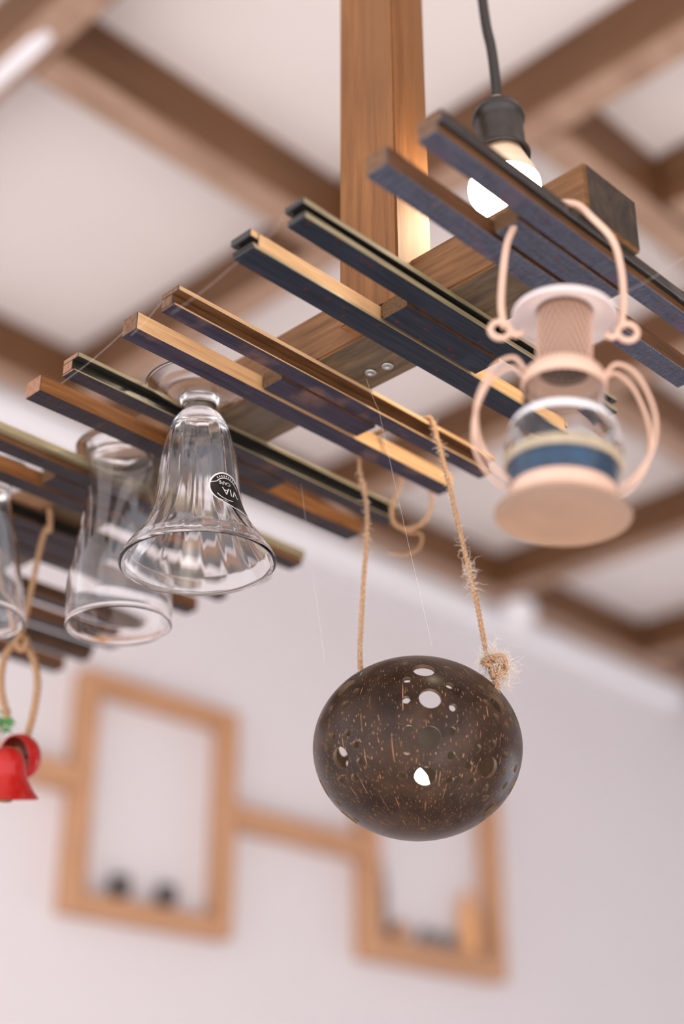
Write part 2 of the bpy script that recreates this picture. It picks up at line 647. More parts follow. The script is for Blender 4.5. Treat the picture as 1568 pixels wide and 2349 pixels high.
# white cornice along the top of the wall
bm = bmesh.new()
box(bm, (-0.6, 2.045, 2.955), (3.46, WALL_Y, 3.06))
bmesh.ops.bevel(bm, geom=bm.edges[:], offset=0.012, segments=3, affect='EDGES')
o = obj('trim_%d' % joist.n, bm, trim_m); struct(o)
# small white fittings under the ceiling
bm = bmesh.new()
lathe(bm, smooth_prof([(0, 0.0), (0.030, 0.004), (0.042, 0.03), (0.036, 0.06), (0.0, 0.062)], 5), 32)
o = obj('ceiling_spotlight', bm, trim_m, smooth=True)
p = on_y(1190, 1390, 1.985)
place(o, (p.x, 1.99, JZ - 0.055))
tag(o, 'small round white fitting under the dark joist above the cornice', 'ceiling fitting')
ct = thing('cable_cover', 'white plastic cable cover on the joist in the upper left corner', 'cable cover', (0.733, 1.33, JZ))
bm = bmesh.new(); box(bm, (0.722, 1.268, JZ - 0.008), (0.745, 1.43, JZ)); bmesh.ops.bevel(bm, geom=bm.edges[:], offset=0.002, segments=2, affect='EDGES')
obj('cover', bm, trim_m, ct)
bm = bmesh.new(); box(bm, (0.728, 1.250, JZ - 0.010), (0.740, 1.270, JZ)); obj('end_clip', bm, trim_m, ct)

# ------------------------------------------------------------------ picture shelves on the wall
FD = 0.042


def wall_frame(name, label, x0, x1, z0, z1, bar):
    t = thing(name, label, 'wall shelf', ((x0 + x1) / 2, WALL_Y, z0))
    for nm, a, b, m in (('side_board', (x0, WALL_Y - FD, z0), (x0 + bar, WALL_Y, z1), frame_m),
                        ('side_board', (x1 - bar, WALL_Y - FD, z0), (x1, WALL_Y, z1), frame_m),
                        ('top_board', (x0 + bar, WALL_Y - FD, z1 - bar), (x1 - bar, WALL_Y, z1), framex_m),
                        ('bottom_board', (x0 + bar, WALL_Y - FD, z0), (x1 - bar, WALL_Y, z0 + bar), framex_m)):
        bm = bmesh.new(); box(bm, a, b)
        bmesh.ops.bevel(bm, geom=bm.edges[:], offset=0.003, segments=1, affect='EDGES')
        obj(nm, bm, m, t)
    return t


fr1 = wall_frame('box_shelf', 'open wooden box shelf with two small dark cups, nearer the red bells', 1.443, 1.812, 2.105, 2.538, 0.036)
fr2 = wall_frame('box_shelf', 'open wooden box shelf holding an amber bottle, below the coconut', 2.168, 2.615, 2.120, 2.56, 0.046)


def ledge(x0, x1, z, label):
    bm = bmesh.new(); box(bm, (x0, WALL_Y - FD - 0.005, z), (x1, WALL_Y, z + 0.042))
    bmesh.ops.bevel(bm, geom=bm.edges[:], offset=0.003, segments=1, affect='EDGES')
    return tag(obj('wall_ledge', bm, framex_m), label, 'wall ledge')


ledge(1.812, 2.168, 2.316, 'wooden wall ledge joining the two box shelves')
ledge(1.00, 1.443, 2.312, 'wooden wall ledge running left from the first box shelf behind the red bells')


def little(name, prof, mat, x, z, label, cat, y=WALL_Y - 0.0225, group=None):
    bm = bmesh.new()
    lathe(bm, smooth_prof(prof, 4), 24)
    o = obj(name, bm, mat, smooth=True)
    o.location = (x, y, z)
    return tag(o, label, cat, group)


cup = [(0, 0), (0.014, 0.001), (0.019, 0.012), (0.018, 0.034), (0.015, 0.034), (0.014, 0.008), (0, 0.005)]
little('small_cup', cup, dark_m, 1.562, 2.147, 'small dark cup, the left one of two in the box shelf', 'cup')
little('small_cup', cup, dark_m, 1.667, 2.147, 'small dark cup, the right one of two in the box shelf', 'cup')
little('amber_bottle', [(0, 0), (0.018, 0.001), (0.021, 0.03), (0.020, 0.07), (0.016, 0.10), (0.010, 0.12), (0.009, 0.135), (0, 0.136)],
       amber_m, 2.505, 2.168, 'tall amber orange bottle at the right of the second box shelf', 'bottle')
little('dark_bottle', [(0, 0), (0.010, 0.001), (0.012, 0.02), (0.011, 0.10), (0.007, 0.12), (0.006, 0.15), (0, 0.151)],
       dark_m, 2.230, 2.168, 'thin dark bottle at the left of the second box shelf', 'bottle')
pot = [(0, 0), (0.012, 0.001), (0.015, 0.012), (0.012, 0.03), (0.008, 0.036), (0, 0.036)]
little('small_jar', pot, grey_m, 2.365, 2.168, 'small grey jar, leftmost of three beside the amber bottle', 'jar')
little('small_jar', pot, grey_m, 2.405, 2.168, 'small grey jar, middle one of three beside the amber bottle', 'jar')
little('small_jar', pot, grey_m, 2.445, 2.168, 'small grey jar standing right beside the amber bottle', 'jar')
little('round_jar', [(0, 0), (0.014, 0.001), (0.022, 0.018), (0.015, 0.034), (0.009, 0.040), (0, 0.040)], frame_m, 2.285, 2.168,
       'round wooden coloured jar next to the thin dark bottle', 'jar')

# ------------------------------------------------------------------ the hanging glass rack
BZ = 2.06                 # underside of the slats
BT = 0.0115               # slat thickness
TOP = BZ + BT
rack = thing('glass_rack', 'hanging wooden rack of slotted dark slats nailed under a crossbeam on a post', 'glass rack', (0.515, 0.47, BZ))
bm = bmesh.new()
box(bm, (0.500, 0.448, BZ + 0.013), (0.5305, 0.494, CEIL_Z))
bmesh.ops.bevel(bm, geom=bm.edges[:], offset=0.0012, segments=2, affect='EDGES')
obj('post', bm, post_m, rack)
bm = bmesh.new()
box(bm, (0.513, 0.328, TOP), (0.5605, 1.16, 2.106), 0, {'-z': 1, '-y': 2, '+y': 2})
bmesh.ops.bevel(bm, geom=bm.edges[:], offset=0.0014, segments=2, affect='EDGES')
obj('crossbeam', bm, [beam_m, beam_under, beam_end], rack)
for px, py in ((849, 853), (888, 838)):
    p = on_z(px, py, TOP)
    bm = bmesh.new()
    lathe(bm, [(0, -0.0006), (0.0016, -0.0006), (0.0017, -0.0014), (0.0036, -0.0012), (0.0038, 0.0), (0, 0.0)], 20)
    o = obj('screw', bm, steel_m, rack, True)
    o.matrix_basis = Matrix.Translation((p.x, p.y, TOP))

# slat materials, by index: 0 paint 1 near side 2 lip 3 inner raw 4 end 5 groove 6 slot end 7 top
# rails: (near y0, near y1, far y0, far y1), slot ends, style
SLATS = [
    ((0.334, 0.346, 0.366, 0.380), 0.4025, 0.674, 0.481, 0.5695, 'step', (pa_m, black_m, brown_m, brown_m, endb_m)),
    ((0.4225, 0.4356, 0.4593, 0.475), 0.4025, 0.6725, 0.497, 0.5767, 'groove', (pb_m, black_m, lip_m, raw_m, black_m)),
    ((0.5265, 0.5388, 0.5605, 0.574), 0.4075, 0.679, 0.5005, 0.581, 'lip', (pc_m, brown_m, raw_m, raw_m, endb_m)),
    ((0.620, 0.6324, 0.654, 0.669), 0.408, 0.686, 0.5026, 0.592, 'lip', (pd_m, black_m, lip_m, orange_m, end_m)),
    ((0.722, 0.7356, 0.757, 0.771), 0.406, 0.691, 0.4786, 0.585, 'step', (pd_m, lip_m, brown_m, orange_m, endb_m)),
    ((0.806, 0.819, 0.845, 0.8585), 0.41, 0.694, 0.49, 0.585, 'lip', (pd_m, black_m, brown_m, brown_m, endb_m)),
    ((0.910, 0.923, 0.949, 0.963), 0.41, 0.696, 0.49, 0.585, 'groove', (pd_m, black_m, brown_m, brown_m, endb_m)),
    ((0.992, 1.005, 1.031, 1.045), 0.41, 0.698, 0.49, 0.585, 'step', (pd_m, black_m, brown_m, brown_m, endb_m)),
]


def slat(rails, x0, x1, sl, sr, style, ms):
    paint, near, lip, inner, end = ms
    mats = [paint, near, lip, inner, end, groove_m, fuzz_m]
    a0, a1, b0, b1 = rails
    bm = bmesh.new()
    jit = lambda: R.uniform(-0.0012, 0.0012)
    # near rail, three layers so that its moulded edge has real depth
    xa, xb = x0 + jit(), x1 + jit()
    if style == 'groove':
        box(bm, (xa + 0.001, a0, BZ), (xb, a1, BZ + 0.0042), 1, {'-z': 0, '-y': 2, '-x': 4, '+x': 4, '+y': 3})
        box(bm, (xa + 0.0045, a0 + 0.0035, BZ + 0.0042), (xb - 0.004, a1, BZ + 0.0076), 1, {'+y': 3})
        box(bm, (xa - 0.001, a0 - 0.0006, BZ + 0.0076), (xb, a1, TOP), 1, {'-y': 2, '-x': 4, '+x': 4, '+y': 3})
    elif style == 'lip':
        box(bm, (xa, a0 + 0.001, BZ), (xb, a1, BZ + 0.0016), 1, {'-z': 0, '-y': 2, '-x': 4, '+x': 4, '+y': 3})
        box(bm, (xa, a0 + 0.0032, BZ + 0.0016), (xb, a1, BZ + 0.0082), 1, {'-x': 4, '+x': 4, '+y': 3})
        box(bm, (xa, a0 - 0.0022, BZ + 0.0082), (xb, a1, TOP), 1, {'-y': 2, '-x': 4, '+x': 4, '+y': 3})
    else:
        box(bm, (xa, a0, BZ), (xb, a1, BZ + 0.0052), 2, {'-z': 0, '-x': 4, '+x': 4, '+y': 3})
        box(bm, (xa, a0 - 0.0030, BZ + 0.0052), (xb, a1, TOP), 1, {'-x': 4, '+x': 4, '+y': 3})
    # far rail; its sawn inner side is bare wood
    xa, xb = x0 + jit(), x1 + jit()
    if style == 'groove':
        box(bm, (xa + 0.001, b0 - 0.0004, BZ), (xb, b1, BZ + 0.0022), 1, {'-z': 0, '-y': 2, '-x': 4, '+x': 4})
        box(bm, (xa + 0.0045, b0 + 0.0004, BZ + 0.0022), (xb - 0.003, b1, TOP), 1, {'-y': 3, '-x': 4, '+x': 4})
        box(bm, (xa + 0.0005, b0 + 0.0004, BZ + 0.0022), (xa + 0.0045, b1, BZ + 0.0038), 1, {'-y': 3, '-x': 4})
        box(bm, (xa - 0.001, b0 + 0.0004, BZ + 0.0070), (xa + 0.0045, b1, TOP), 1, {'-y': 3, '-x': 4})
        box(bm, (xb - 0.003, b0 + 0.0004, BZ + 0.0070), (xb, b1, TOP), 1, {'-y': 3, '+x': 4})
    else:
        box(bm, (xa, b0, BZ), (xb, b1, TOP), 1, {'-z': 0, '-y': 3, '-x': 4, '+x': 4})
    # middle strip between the two slots, with a groove on either side
    g = 0.0025
    box(bm, (sl, a1 + g, BZ + 0.0003), (sr, b0 - g, TOP), 6, {'-z': 0, '-y': 5, '+y': 5})
    box(bm, (sl + 0.0015, a1 - 0.0005, BZ + 0.0038), (sr - 0.001, b0 + 0.0005, TOP - 0.0004), 5, {'-x': 6, '+x': 6})
    bmesh.ops.bevel(bm, geom=[e for e in bm.edges], offset=0.00035, segments=1, affect='EDGES')
    return obj('slotted_slat', bm, mats, rack)


for s in SLATS:
    slat(*s)


# ------------------------------------------------------------------ pendant bulb behind the rack
BX = 0.572
bc = on_x(1157, 432, BX)
pend = thing('pendant_bulb', 'lit bulb in a black socket on a black cord, hanging behind the slats', 'pendant lamp', bc)
axis_top = on_f(1106, 0, bc.dot(FH))
sock_top = on_f(1140, 246, bc.dot(FH))
ax = (sock_top - bc).normalized()
rotz = ZU.rotation_difference(ax)
u = px_size(1150, 330, bc.dot(FH))
Lsock = (sock_top - bc).length


def part_at(name, prof, mat, parent, n=48, **kw):
    bm = bmesh.new()
    lathe(bm, prof, n, **kw)
    bm.transform(Matrix.Translation(bc) @ rotz.to_matrix().to_4x4())
    return obj(name, bm, mat, parent, True)


rb = 0.0222
part_at('bulb', smooth_prof([(0, -rb), (rb * 0.5, -rb * 0.87), (rb * 0.87, -rb * 0.5), (rb * 0.99, -rb * 0.1), (rb * 0.985, rb * 0.12)], 6), bulb_m, pend)
part_at('bulb_collar', smooth_prof([(rb * 0.985, rb * 0.12), (rb * 0.9, rb * 0.45), (rb * 0.76, rb * 0.75), (rb * 0.56, rb * 1.3), (rb * 0.52, rb * 1.7), (0.0, rb * 1.7)], 5), neck_m, pend)
z0 = Lsock * 0.36
z1 = Lsock
sk = part_at('socket', [(0.0135, z0 + 0.004), (0.0176, z0), (0.0180, z0 + 0.0025), (0.0164, z0 + 0.0035), (0.0161, z0 + 0.006), (0.0155, z0 + 0.008),
                        (0.0150, z0 + 0.026), (0.0152, z1 - 0.0125), (0.0165, z1 - 0.0115), (0.0165, z1 - 0.0085), (0.0152, z1 - 0.0075),
                        (0.0140, z1 - 0.003), (0.0095, z1), (0.0, z1)], sock_m, pend)
part_at('socket_lining', [(0.0135, z0 + 0.004), (0.0130, z0 + 0.02), (0.0, z0 + 0.021)], sockin_m, pend)
part_at('cord_grip', [(0.0075, z1 - 0.001), (0.0068, z1 + 0.004), (0.0, z1 + 0.005)], neck_m, pend)
bm = bmesh.new()
mid = on_f(1126, 110, bc.dot(FH))
tube(bm, smooth_path([sock_top - ax * 0.004, on_f(1134, 170, bc.dot(FH)), mid, axis_top, axis_top + Vector((-0.004, 0.004, 0.16)), Vector((axis_top.x - 0.002, axis_top.y, CEIL_Z))], 8), 0.0034, 10)
obj('cord', bm, cord_m, pend)

# ------------------------------------------------------------------ footed bell-shaped glass
GX, GY = 0.4845, 0.5985
gd = Vector((GX, GY, 0)).dot(FH)


def ring_at(px, py, half, gx, gy):
    """height and radius of a ring of a hanging vessel whose axis stands at gx, gy"""
    d = ray(px, py)
    dist = Vector((gx, gy, 0)).dot(FH)
    t = dist / d.dot(FH)
    return half * t / F, CAM.z + d.z * t


FOOT_Z = TOP
PX = [(460, 950, 36), (458, 960, 51), (459, 989, 68), (458, 1036, 82), (457, 1088, 91), (457, 1141, 97), (457, 1188, 110), (453, 1230, 137), (453, 1266, 166), (453, 1289, 180)]
rings = [ring_at(*p, GX, GY) for p in PX]
zr = rings[-1][1]
rim_r = rings[-1][0]
outer = [(0.0327, FOOT_Z + 0.0018), (0.0333, FOOT_Z + 0.0010), (0.0322, FOOT_Z + 0.0001), (0.0270, FOOT_Z - 0.0022), (0.0180, FOOT_Z - 0.0055),
         (0.0115, FOOT_Z - 0.0100), (0.0104, FOOT_Z - 0.0150), (0.0092, FOOT_Z - 0.0185)]
zn = rings[0][1]
outer = [(r, z) for r, z in outer if z > zn + 0.0035] + [(0.0102, zn + 0.0030)]
outer += rings
outer_s = smooth_prof(outer, 5)


def r_out(z):
    best = None
    for (ra, za), (rb_, zb) in zip(outer_s, outer_s[1:]):
        if min(za, zb) - 1e-9 <= z <= max(za, zb) + 1e-9 and abs(za - zb) > 1e-9:
            best = ra + (rb_ - ra) * (z - za) / (zb - za)
    return best


th = 0.0021
rim = [(rim_r + 0.0003, zr - 0.0012), (rim_r - 0.0009, zr - 0.0022), (rim_r - 0.0026, zr - 0.0014), (rim_r - 0.0030, zr + 0.0004)]
inner = []
for r, z in reversed(rings[2:-1]):
    inner.append((r - th, z + 0.0004))
inner += [(rings[1][0] - 0.0052, rings[1][1] - 0.0045), (0.0, rings[1][1] - 0.0035)]
inner_s = smooth_prof(inner, 5)
top_s = smooth_prof([(0.0, FOOT_Z - 0.0075), (0.008, FOOT_Z - 0.0066), (0.0180, FOOT_Z - 0.0036), (0.0270, FOOT_Z - 0.0002), (0.0315, FOOT_Z + 0.0017)], 4)
prof = top_s + outer_s + rim + inner_s
n_in = len(top_s) + len(outer_s) + len(rim)
zlo, zhi = zr + 0.006, rings[2][1]
NF = 16


def flute(th_, r, z, j):
    if zlo - 0.004 < z < zhi:
        w = min(1.0, (z - zlo + 0.004) / 0.012, (zhi - z) / 0.012)
        k = (0.5 + 0.5 * math.cos(NF * th_)) ** 6 + 0.45
        if j >= n_in:
            return r + w * 0.00042 * (k - 0.6)
        return r + w * 0.00012 * (k - 0.6)
    return r


NSEG = NF * 14
wg = thing('footed_glass', 'clear fluted bell shaped footed glass with a black sticker, hanging upside down', 'glass', (GX, GY, FOOT_Z))
bm = bmesh.new()
lathe(bm, prof, NSEG, fn=flute)
GM = Matrix.Translation((GX, GY, FOOT_Z)) @ Quaternion(FH, math.radians(-2.0)).to_matrix().to_4x4() @ Matrix.Translation((0, 0, -FOOT_Z))
bm.transform(GM)
wb = obj('bowl_and_foot', bm, clear_m, wg, True)


# sticker wrapped on the bowl
def wrap(uu, vv, lift):
    """uu metres to the right round the bowl, vv metres up"""
    z = ST_Z + vv
    r = r_out(z) + lift + 0.0006
    a = uu / 0.0243
    d = -FH * math.cos(a) + RT * math.sin(a)
    return GM @ (ZU * z + d * r)


ST_Z = ring_at(512, 1161, 1, GX, GY)[1]
cu, cv = 0.0192, 0.0
tip = (0.0292, -0.0140)
outl = []
NS = 64
ta = math.atan2(tip[1] - cv, tip[0] - cu)
for i in range(NS):
    a = 2 * math.pi * i / NS
    da = abs((a - ta + math.pi) % (2 * math.pi) - math.pi)
    rr = 0.0108
    if da < 1.0:
        rr = 0.0108 + (0.0064) * (1 - da / 1.0) ** 1.6
    outl.append((cu + rr * math.cos(a), cv + rr * math.sin(a)))


def patch(bm, k0, k1, lift, lo=None):
    """ring-shaped patch of the sticker between two shrink factors"""
    rows = [k0 + (k1 - k0) * j / 6 for j in range(7)]
    vs = []
    for k in rows:
        vs.append([bm.verts.new(wrap(cu + (x - cu) * k, cv + (y - cv) * k, lift)) for x, y in outl])
    for A, B in zip(vs, vs[1:]):
        for i in range(NS):
            f = bm.faces.new((A[i], A[(i + 1) % NS], B[(i + 1) % NS], B[i])); f.smooth = True


bm = bmesh.new(); patch(bm, 0.001, 1.0, 0.00010)
stk = obj('sticker', bm, stick_m, wg, True); stk['label'] = 'black sticker with pale print'
bm = bmesh.new(); patch(bm, 1.0, 1.09, 0.00011); obj('sticker_border', bm, print_m, stk, True)


def line2d(bm, pts, w, lift=0.00022):
    for (x0_, y0_), (x1_, y1_) in zip(pts, pts[1:]):
        dx, dy = x1_ - x0_, y1_ - y0_
        l_ = math.hypot(dx, dy) or 1
        ox, oy = -dy / l_ * w / 2, dx / l_ * w / 2
        f = bm.faces.new([bm.verts.new(wrap(a, b, lift)) for a, b in
                          ((x0_ + ox, y0_ + oy), (x0_ - ox, y0_ - oy), (x1_ - ox, y1_ - oy), (x1_ + ox, y1_ + oy))])


bm = bmesh.new()
arc = [(cu + 0.0080 * math.cos(a), cv + 0.0080 * math.sin(a)) for a in [math.radians(t) for t in range(20, 151, 8)]]
line2d(bm, [(cu - 0.0108, cv + 0.0028)] + arc[::-1][0:1], 0.0005)
line2d(bm, arc, 0.0005)
arc2 = [(cu - 0.001 + 0.0072 * math.cos(a), cv - 0.0008 + 0.0072 * math.sin(a)) for a in [math.radians(t) for t in range(-150, -69, 8)]]
line2d(bm, arc2, 0.0006)
line2d(bm, [(cu - 0.0068, cv - 0.0086), (cu - 0.003, cv - 0.0092), (cu + 0.0035, cv - 0.0125), (cu + 0.0075, cv - 0.0130)], 0.0004)
for i in range(9):                     # worn ring print, unreadable dashes
    a = math.radians(52 + i * 10)
    line2d(bm, [(cu + 0.0088 * math.cos(a), cv + 0.0088 * math.sin(a)), (cu + 0.0099 * math.cos(a), cv + 0.0099 * math.sin(a))], 0.0006)
obj('printed_lines', bm, print_m, stk)


def letters(text, u0, v0, size, name, font_scale=1.0):
    c = bpy.data.curves.new(name, 'FONT')
    c.body = text
    c.size = size
    c.align_x = 'CENTER'
    c.align_y = 'CENTER'
    c.resolution_u = 2
    tmp = bpy.data.objects.new(name, c)
    COL.objects.link(tmp)
    dg = bpy.context.evaluated_depsgraph_get()
    me = tmp.evaluated_get(dg).to_mesh()
    vs = [v.co.copy() for v in me.vertices]
    ps = [list(p.vertices) for p in me.polygons]
    bpy.data.objects.remove(tmp)
    bpy.data.curves.remove(c)
    bm = bmesh.new()
    bv = [bm.verts.new(wrap(u0 - v.x, v0 - v.y, 0.00022)) for v in vs]      # upside down, like the glass
    for p in ps:
        try:
            bm.faces.new([bv[i] for i in p])
        except ValueError:
            pass
    return obj(name, bm, print_m, stk)


letters('CAFE', cu - 0.0018, cv + 0.0042, 0.0034, 'small_lettering')
letters('VIA', cu + 0.0012, cv - 0.0012, 0.0070, 'large_lettering')

# ------------------------------------------------------------------ tall chimney-shaped glass behind it
CX, CY = 0.500, 0.6955
crings = [ring_at(*p, CX, CY) for p in
          [(263, 985, 80), (263, 1010, 77), (263, 1060, 73), (263, 1110, 75), (263, 1160, 82), (265, 1210, 92), (267, 1278, 107),
           (269, 1340, 119), (269, 1396, 122), (270, 1430, 120)]]
ztop = TOP + 0.0006
zr2 = crings[-1][1]
tall = thing('tall_glass', 'tall clear chimney shaped glass hanging behind the fluted one', 'glass', (CX, CY, ztop))


def vessel(name, rings_, zfoot, foot_r, gx, gy, tilt, parent, mat, wall=0.0016, foot=True):
    zt = rings_[0][1]
    rt = rings_[0][0]
    zj = min(zfoot - 0.004, zt)
    rings_ = [q for q in rings_ if q[1] < zj - 0.003]
    out = [(0.0, zfoot - 0.0018), (rt * 0.7, zfoot - 0.0002), (foot_r - 0.0025, zfoot + 0.0018), (foot_r, zfoot + 0.0013), (foot_r - 0.003, zfoot + 0.0001), (rt * 1.05, zfoot - 0.0020),
           (rings_[0][0] * 1.0, zj - 0.0015)]
    out += rings_
    out = smooth_prof(out, 5)
    rr, rz = rings_[-1]
    lip = [(rr + 0.0005, rz - 0.0008), (rr + 0.0004, rz - 0.0020), (rr - wall * 0.5, rz - 0.0027), (rr - wall - 0.0004, rz - 0.0020), (rr - wall - 0.0006, rz - 0.0008), (rr - wall - 0.0001, rz + 0.0006)]
    inn = [(r - wall, z) for r, z in reversed(rings_[:-1])]
    zc = inn[-1][1]
    inn = inn + [(inn[-1][0] * 0.8, min(zc + 0.003, zfoot - 0.0045)), (inn[-1][0] * 0.4, min(zc + 0.0042, zfoot - 0.004)), (0.0, min(zc + 0.0045, zfoot - 0.0038))]
    bm = bmesh.new()
    lathe(bm, out + lip + smooth_prof(inn, 5), 96)
    M = Matrix.Translation((gx, gy, zfoot)) @ Quaternion(FH, tilt).to_matrix().to_4x4() @ Matrix.Translation((0, 0, -zfoot))
    bm.transform(M)
    return obj(name, bm, mat, parent, True)


vessel('bowl_and_foot', crings, ztop, 0.030, CX, CY, math.radians(-3.0), tall, thin_m, wall=0.0009)

# a third glass, mostly outside the picture on the left
LX, LY = 0.4590, 0.7885
left = thing('footed_glass', 'clear glass cut off by the left edge of the photo, beside the jute rope', 'glass', (LX, LY, ztop))
lr = [(0.0150, ztop - 0.006), (0.0155, ztop - 0.016), (0.0185, ztop - 0.030), (0.0225, ztop - 0.047), (0.0265, ztop - 0.064), (0.0305, ztop - 0.082), (0.0330, ztop - 0.096), (0.0338, ztop - 0.104)]
vessel('bowl_and_foot', lr, ztop, 0.030, LX, LY, 0.0, left, thin_m)

# ------------------------------------------------------------------ pierced coconut shell on twine
KD = 0.826
kc = on_f(957, 1716, KD)
KA = 240 * (kc - CAM).dot(FW) / F
KC = KA * 0.862
TH_S = 0.0026
coco = thing('coconut_lantern', 'dark pierced coconut shell lantern hanging on jute twine', 'lantern', kc - Vector((0, 0, KC)))


def shell_profile(a, c, lat0, n):
    return [(a * math.cos(t), c * math.sin(t)) for t in [lat0 + (-math.pi / 2 - lat0) * i / n for i in range(n + 1)]]


po = shell_profile(KA, KC, math.pi / 2, 60)
pi_ = shell_profile(KA - TH_S, KC - TH_S, math.pi / 2, 60)
for q_ in (po, pi_):
    q_[0] = (0.0, q_[0][1]); q_[-1] = (0.0, q_[-1][1])
bm = bmesh.new()
lathe(bm, po, 112)
lathe(bm, pi_, 112, mi=1)


def exit_shell(px, py):
    """where the line of sight leaves the shell at the back"""
    d = ray(px, py)
    s_ = Vector((1 / KA, 1 / KA, 1 / KC)); o_ = CAM - kc
    D = Vector((d.x * s_.x, d.y * s_.y, d.z * s_.z)); O = Vector((o_.x * s_.x, o_.y * s_.y, o_.z * s_.z))
    A, B, C_ = D.dot(D), O.dot(D), O.dot(O) - 1
    return o_ + d * ((-B + math.sqrt(B * B - A * C_)) / A)


# the shell is cut open by a plane that falls towards the back
P1 = -FH * KA * math.cos(math.radians(79)) + ZU * KC * math.sin(math.radians(79))
P2 = exit_shell(985, 1672)
along = (P2 - P1).normalized()
nrm = RT.cross(along).normalized()
if nrm.z < 0:
    nrm = -nrm
bmesh.ops.bisect_plane(bm, geom=bm.verts[:] + bm.edges[:] + bm.faces[:], plane_co=P1, plane_no=nrm, clear_outer=True)
op = [e for e in bm.edges if len(e.link_faces) == 1]
e1 = RT.normalized()
e2 = nrm.cross(e1)
loops = []
for k_m in (0, 1):
    vs = {v for e in op if e.link_faces[0].material_index == k_m for v in e.verts}
    c_ = sum((v.co for v in vs), Vector()) / len(vs)
    loops.append(sorted(((math.atan2((v.co - c_).dot(e2), (v.co - c_).dot(e1)), v) for v in vs), key=lambda t_: t_[0]))
LA, LB = loops
i_, j_ = 0, 0
while i_ < len(LA) or j_ < len(LB):
    a_now, b_now = LA[i_ % len(LA)][1], LB[j_ % len(LB)][1]
    na = LA[(i_ + 1) % len(LA)][0] + (2 * math.pi if i_ + 1 >= len(LA) else 0)
    nb = LB[(j_ + 1) % len(LB)][0] + (2 * math.pi if j_ + 1 >= len(LB) else 0)
    if j_ >= len(LB) or (i_ < len(LA) and na <= nb):
        f = bm.faces.new((a_now, LA[(i_ + 1) % len(LA)][1], b_now)); i_ += 1
    else:
        f = bm.faces.new((a_now, LB[(j_ + 1) % len(LB)][1], b_now)); j_ += 1
    f.material_index = 1
bmesh.ops.recalc_face_normals(bm, faces=bm.faces[:])
if bm.calc_volume(signed=True) < 0:
    bmesh.ops.reverse_faces(bm, faces=bm.faces[:])
me = bpy.data.meshes.new('shell')
bm.to_mesh(me); bm.free()
me.materials.append(coco_m); me.materials.append(coco_in)
shell = bpy.data.objects.new('shell', me)
COL.objects.link(shell)
shell.location = kc

# holes: pixel in the photograph (full frame) and radius in metres on the shell
zx = lambda x, y: (680 + x / 2.6133, 1400 + y / 2.6133)
big, small = 0.0063, 0.0024
HOLES = []
for x, y, r in [(763, 355, big), (800, 525, big), (800, 763, big), (772, 1000, 0.0060), (262, 885, big), (1152, 945, big), (295, 462, big),
                (1203, 555, big), (1165, 1195, big), (1302, 1050, big)]:
    HOLES.append((*zx(x, y), r))
for x, y in [(645, 320), (905, 345), (660, 415), (917, 450), (655, 535), (938, 583), (672, 713), (933, 723), (658, 845), (928, 872), (632, 995),
             (918, 1022), (370, 408), (355, 485), (205, 590), (288, 563), (215, 752), (300, 742), (353, 803), (180, 833), (380, 910), (185, 945),
             (260, 1020), (347, 1003), (1107, 466), (1130, 553), (1192, 640), (1257, 693), (1287, 590), (1285, 662), (1180, 800), (1085, 828),
             (1033, 930), (1053, 1028), (1130, 1062), (1130, 1125), (1250, 870), (1312, 948), (1240, 970), (1250, 1050), (1112, 1258), (755, 1303),
             (245, 1155), (155, 1050)]:
    HOLES.append((*zx(x, y), small))


def hit_shell(px, py):
    d = ray(px, py)
    o_ = CAM - kc
    s = Vector((1 / KA, 1 / KA, 1 / KC))
    D = Vector((d.x * s.x, d.y * s.y, d.z * s.z)); O = Vector((o_.x * s.x, o_.y * s.y, o_.z * s.z))
    A, B, C_ = D.dot(D), O.dot(D), O.dot(O) - 1
    disc = B * B - A * C_
    if disc < 0:
        return None
    t = (-B - math.sqrt(disc)) / A
    return o_ + d * t


bmc = bmesh.new()


def hole(p, r):
    n = Vector((p.x / KA ** 2, p.y / KA ** 2, p.z / KC ** 2)).normalized()
    q = ZU.rotation_difference(n)
    A = []
    for h in (-0.008, 0.006):
        A.append([bmc.verts.new(p + n * h + q @ Vector((r * math.cos(2 * math.pi * k / 24), r * math.sin(2 * math.pi * k / 24), 0))) for k in range(24)])
    for k in range(24):
        bmc.faces.new((A[0][k], A[0][(k + 1) % 24], A[1][(k + 1) % 24], A[1][k]))
    bmc.faces.new(A[0][::-1]); bmc.faces.new(A[1])


done = []
for px, py, r in HOLES:
    p = hit_shell(px, py)
    if p is None:
        continue
    for ang in (0, math.pi):
        q = Matrix.Rotation(ang, 3, 'Z') @ p
        if (q - P1).dot(nrm) > -r - 0.002:
            continue
        if all((q - d0).length > (r + r0 + 0.0006) for d0, r0 in done):
            hole(q, r); done.append((q, r))
mec = bpy.data.meshes.new('cut')
bmesh.ops.recalc_face_normals(bmc, faces=bmc.faces[:])
bmc.to_mesh(mec); bmc.free()
cut = bpy.data.objects.new('cut', mec)
COL.objects.link(cut)
cut.location = kc
md = shell.modifiers.new('b', 'BOOLEAN')
md.operation = 'DIFFERENCE'; md.object = cut; md.solver = 'EXACT'
bpy.context.view_layer.update()
dg = bpy.context.evaluated_depsgraph_get()
me2 = bpy.data.meshes.new_from_object(shell.evaluated_get(dg))
shell.modifiers.clear()
shell.data = me2
bpy.data.objects.remove(cut)
bm = bmesh.new(); bm.from_mesh(me2)
bm.normal_update()
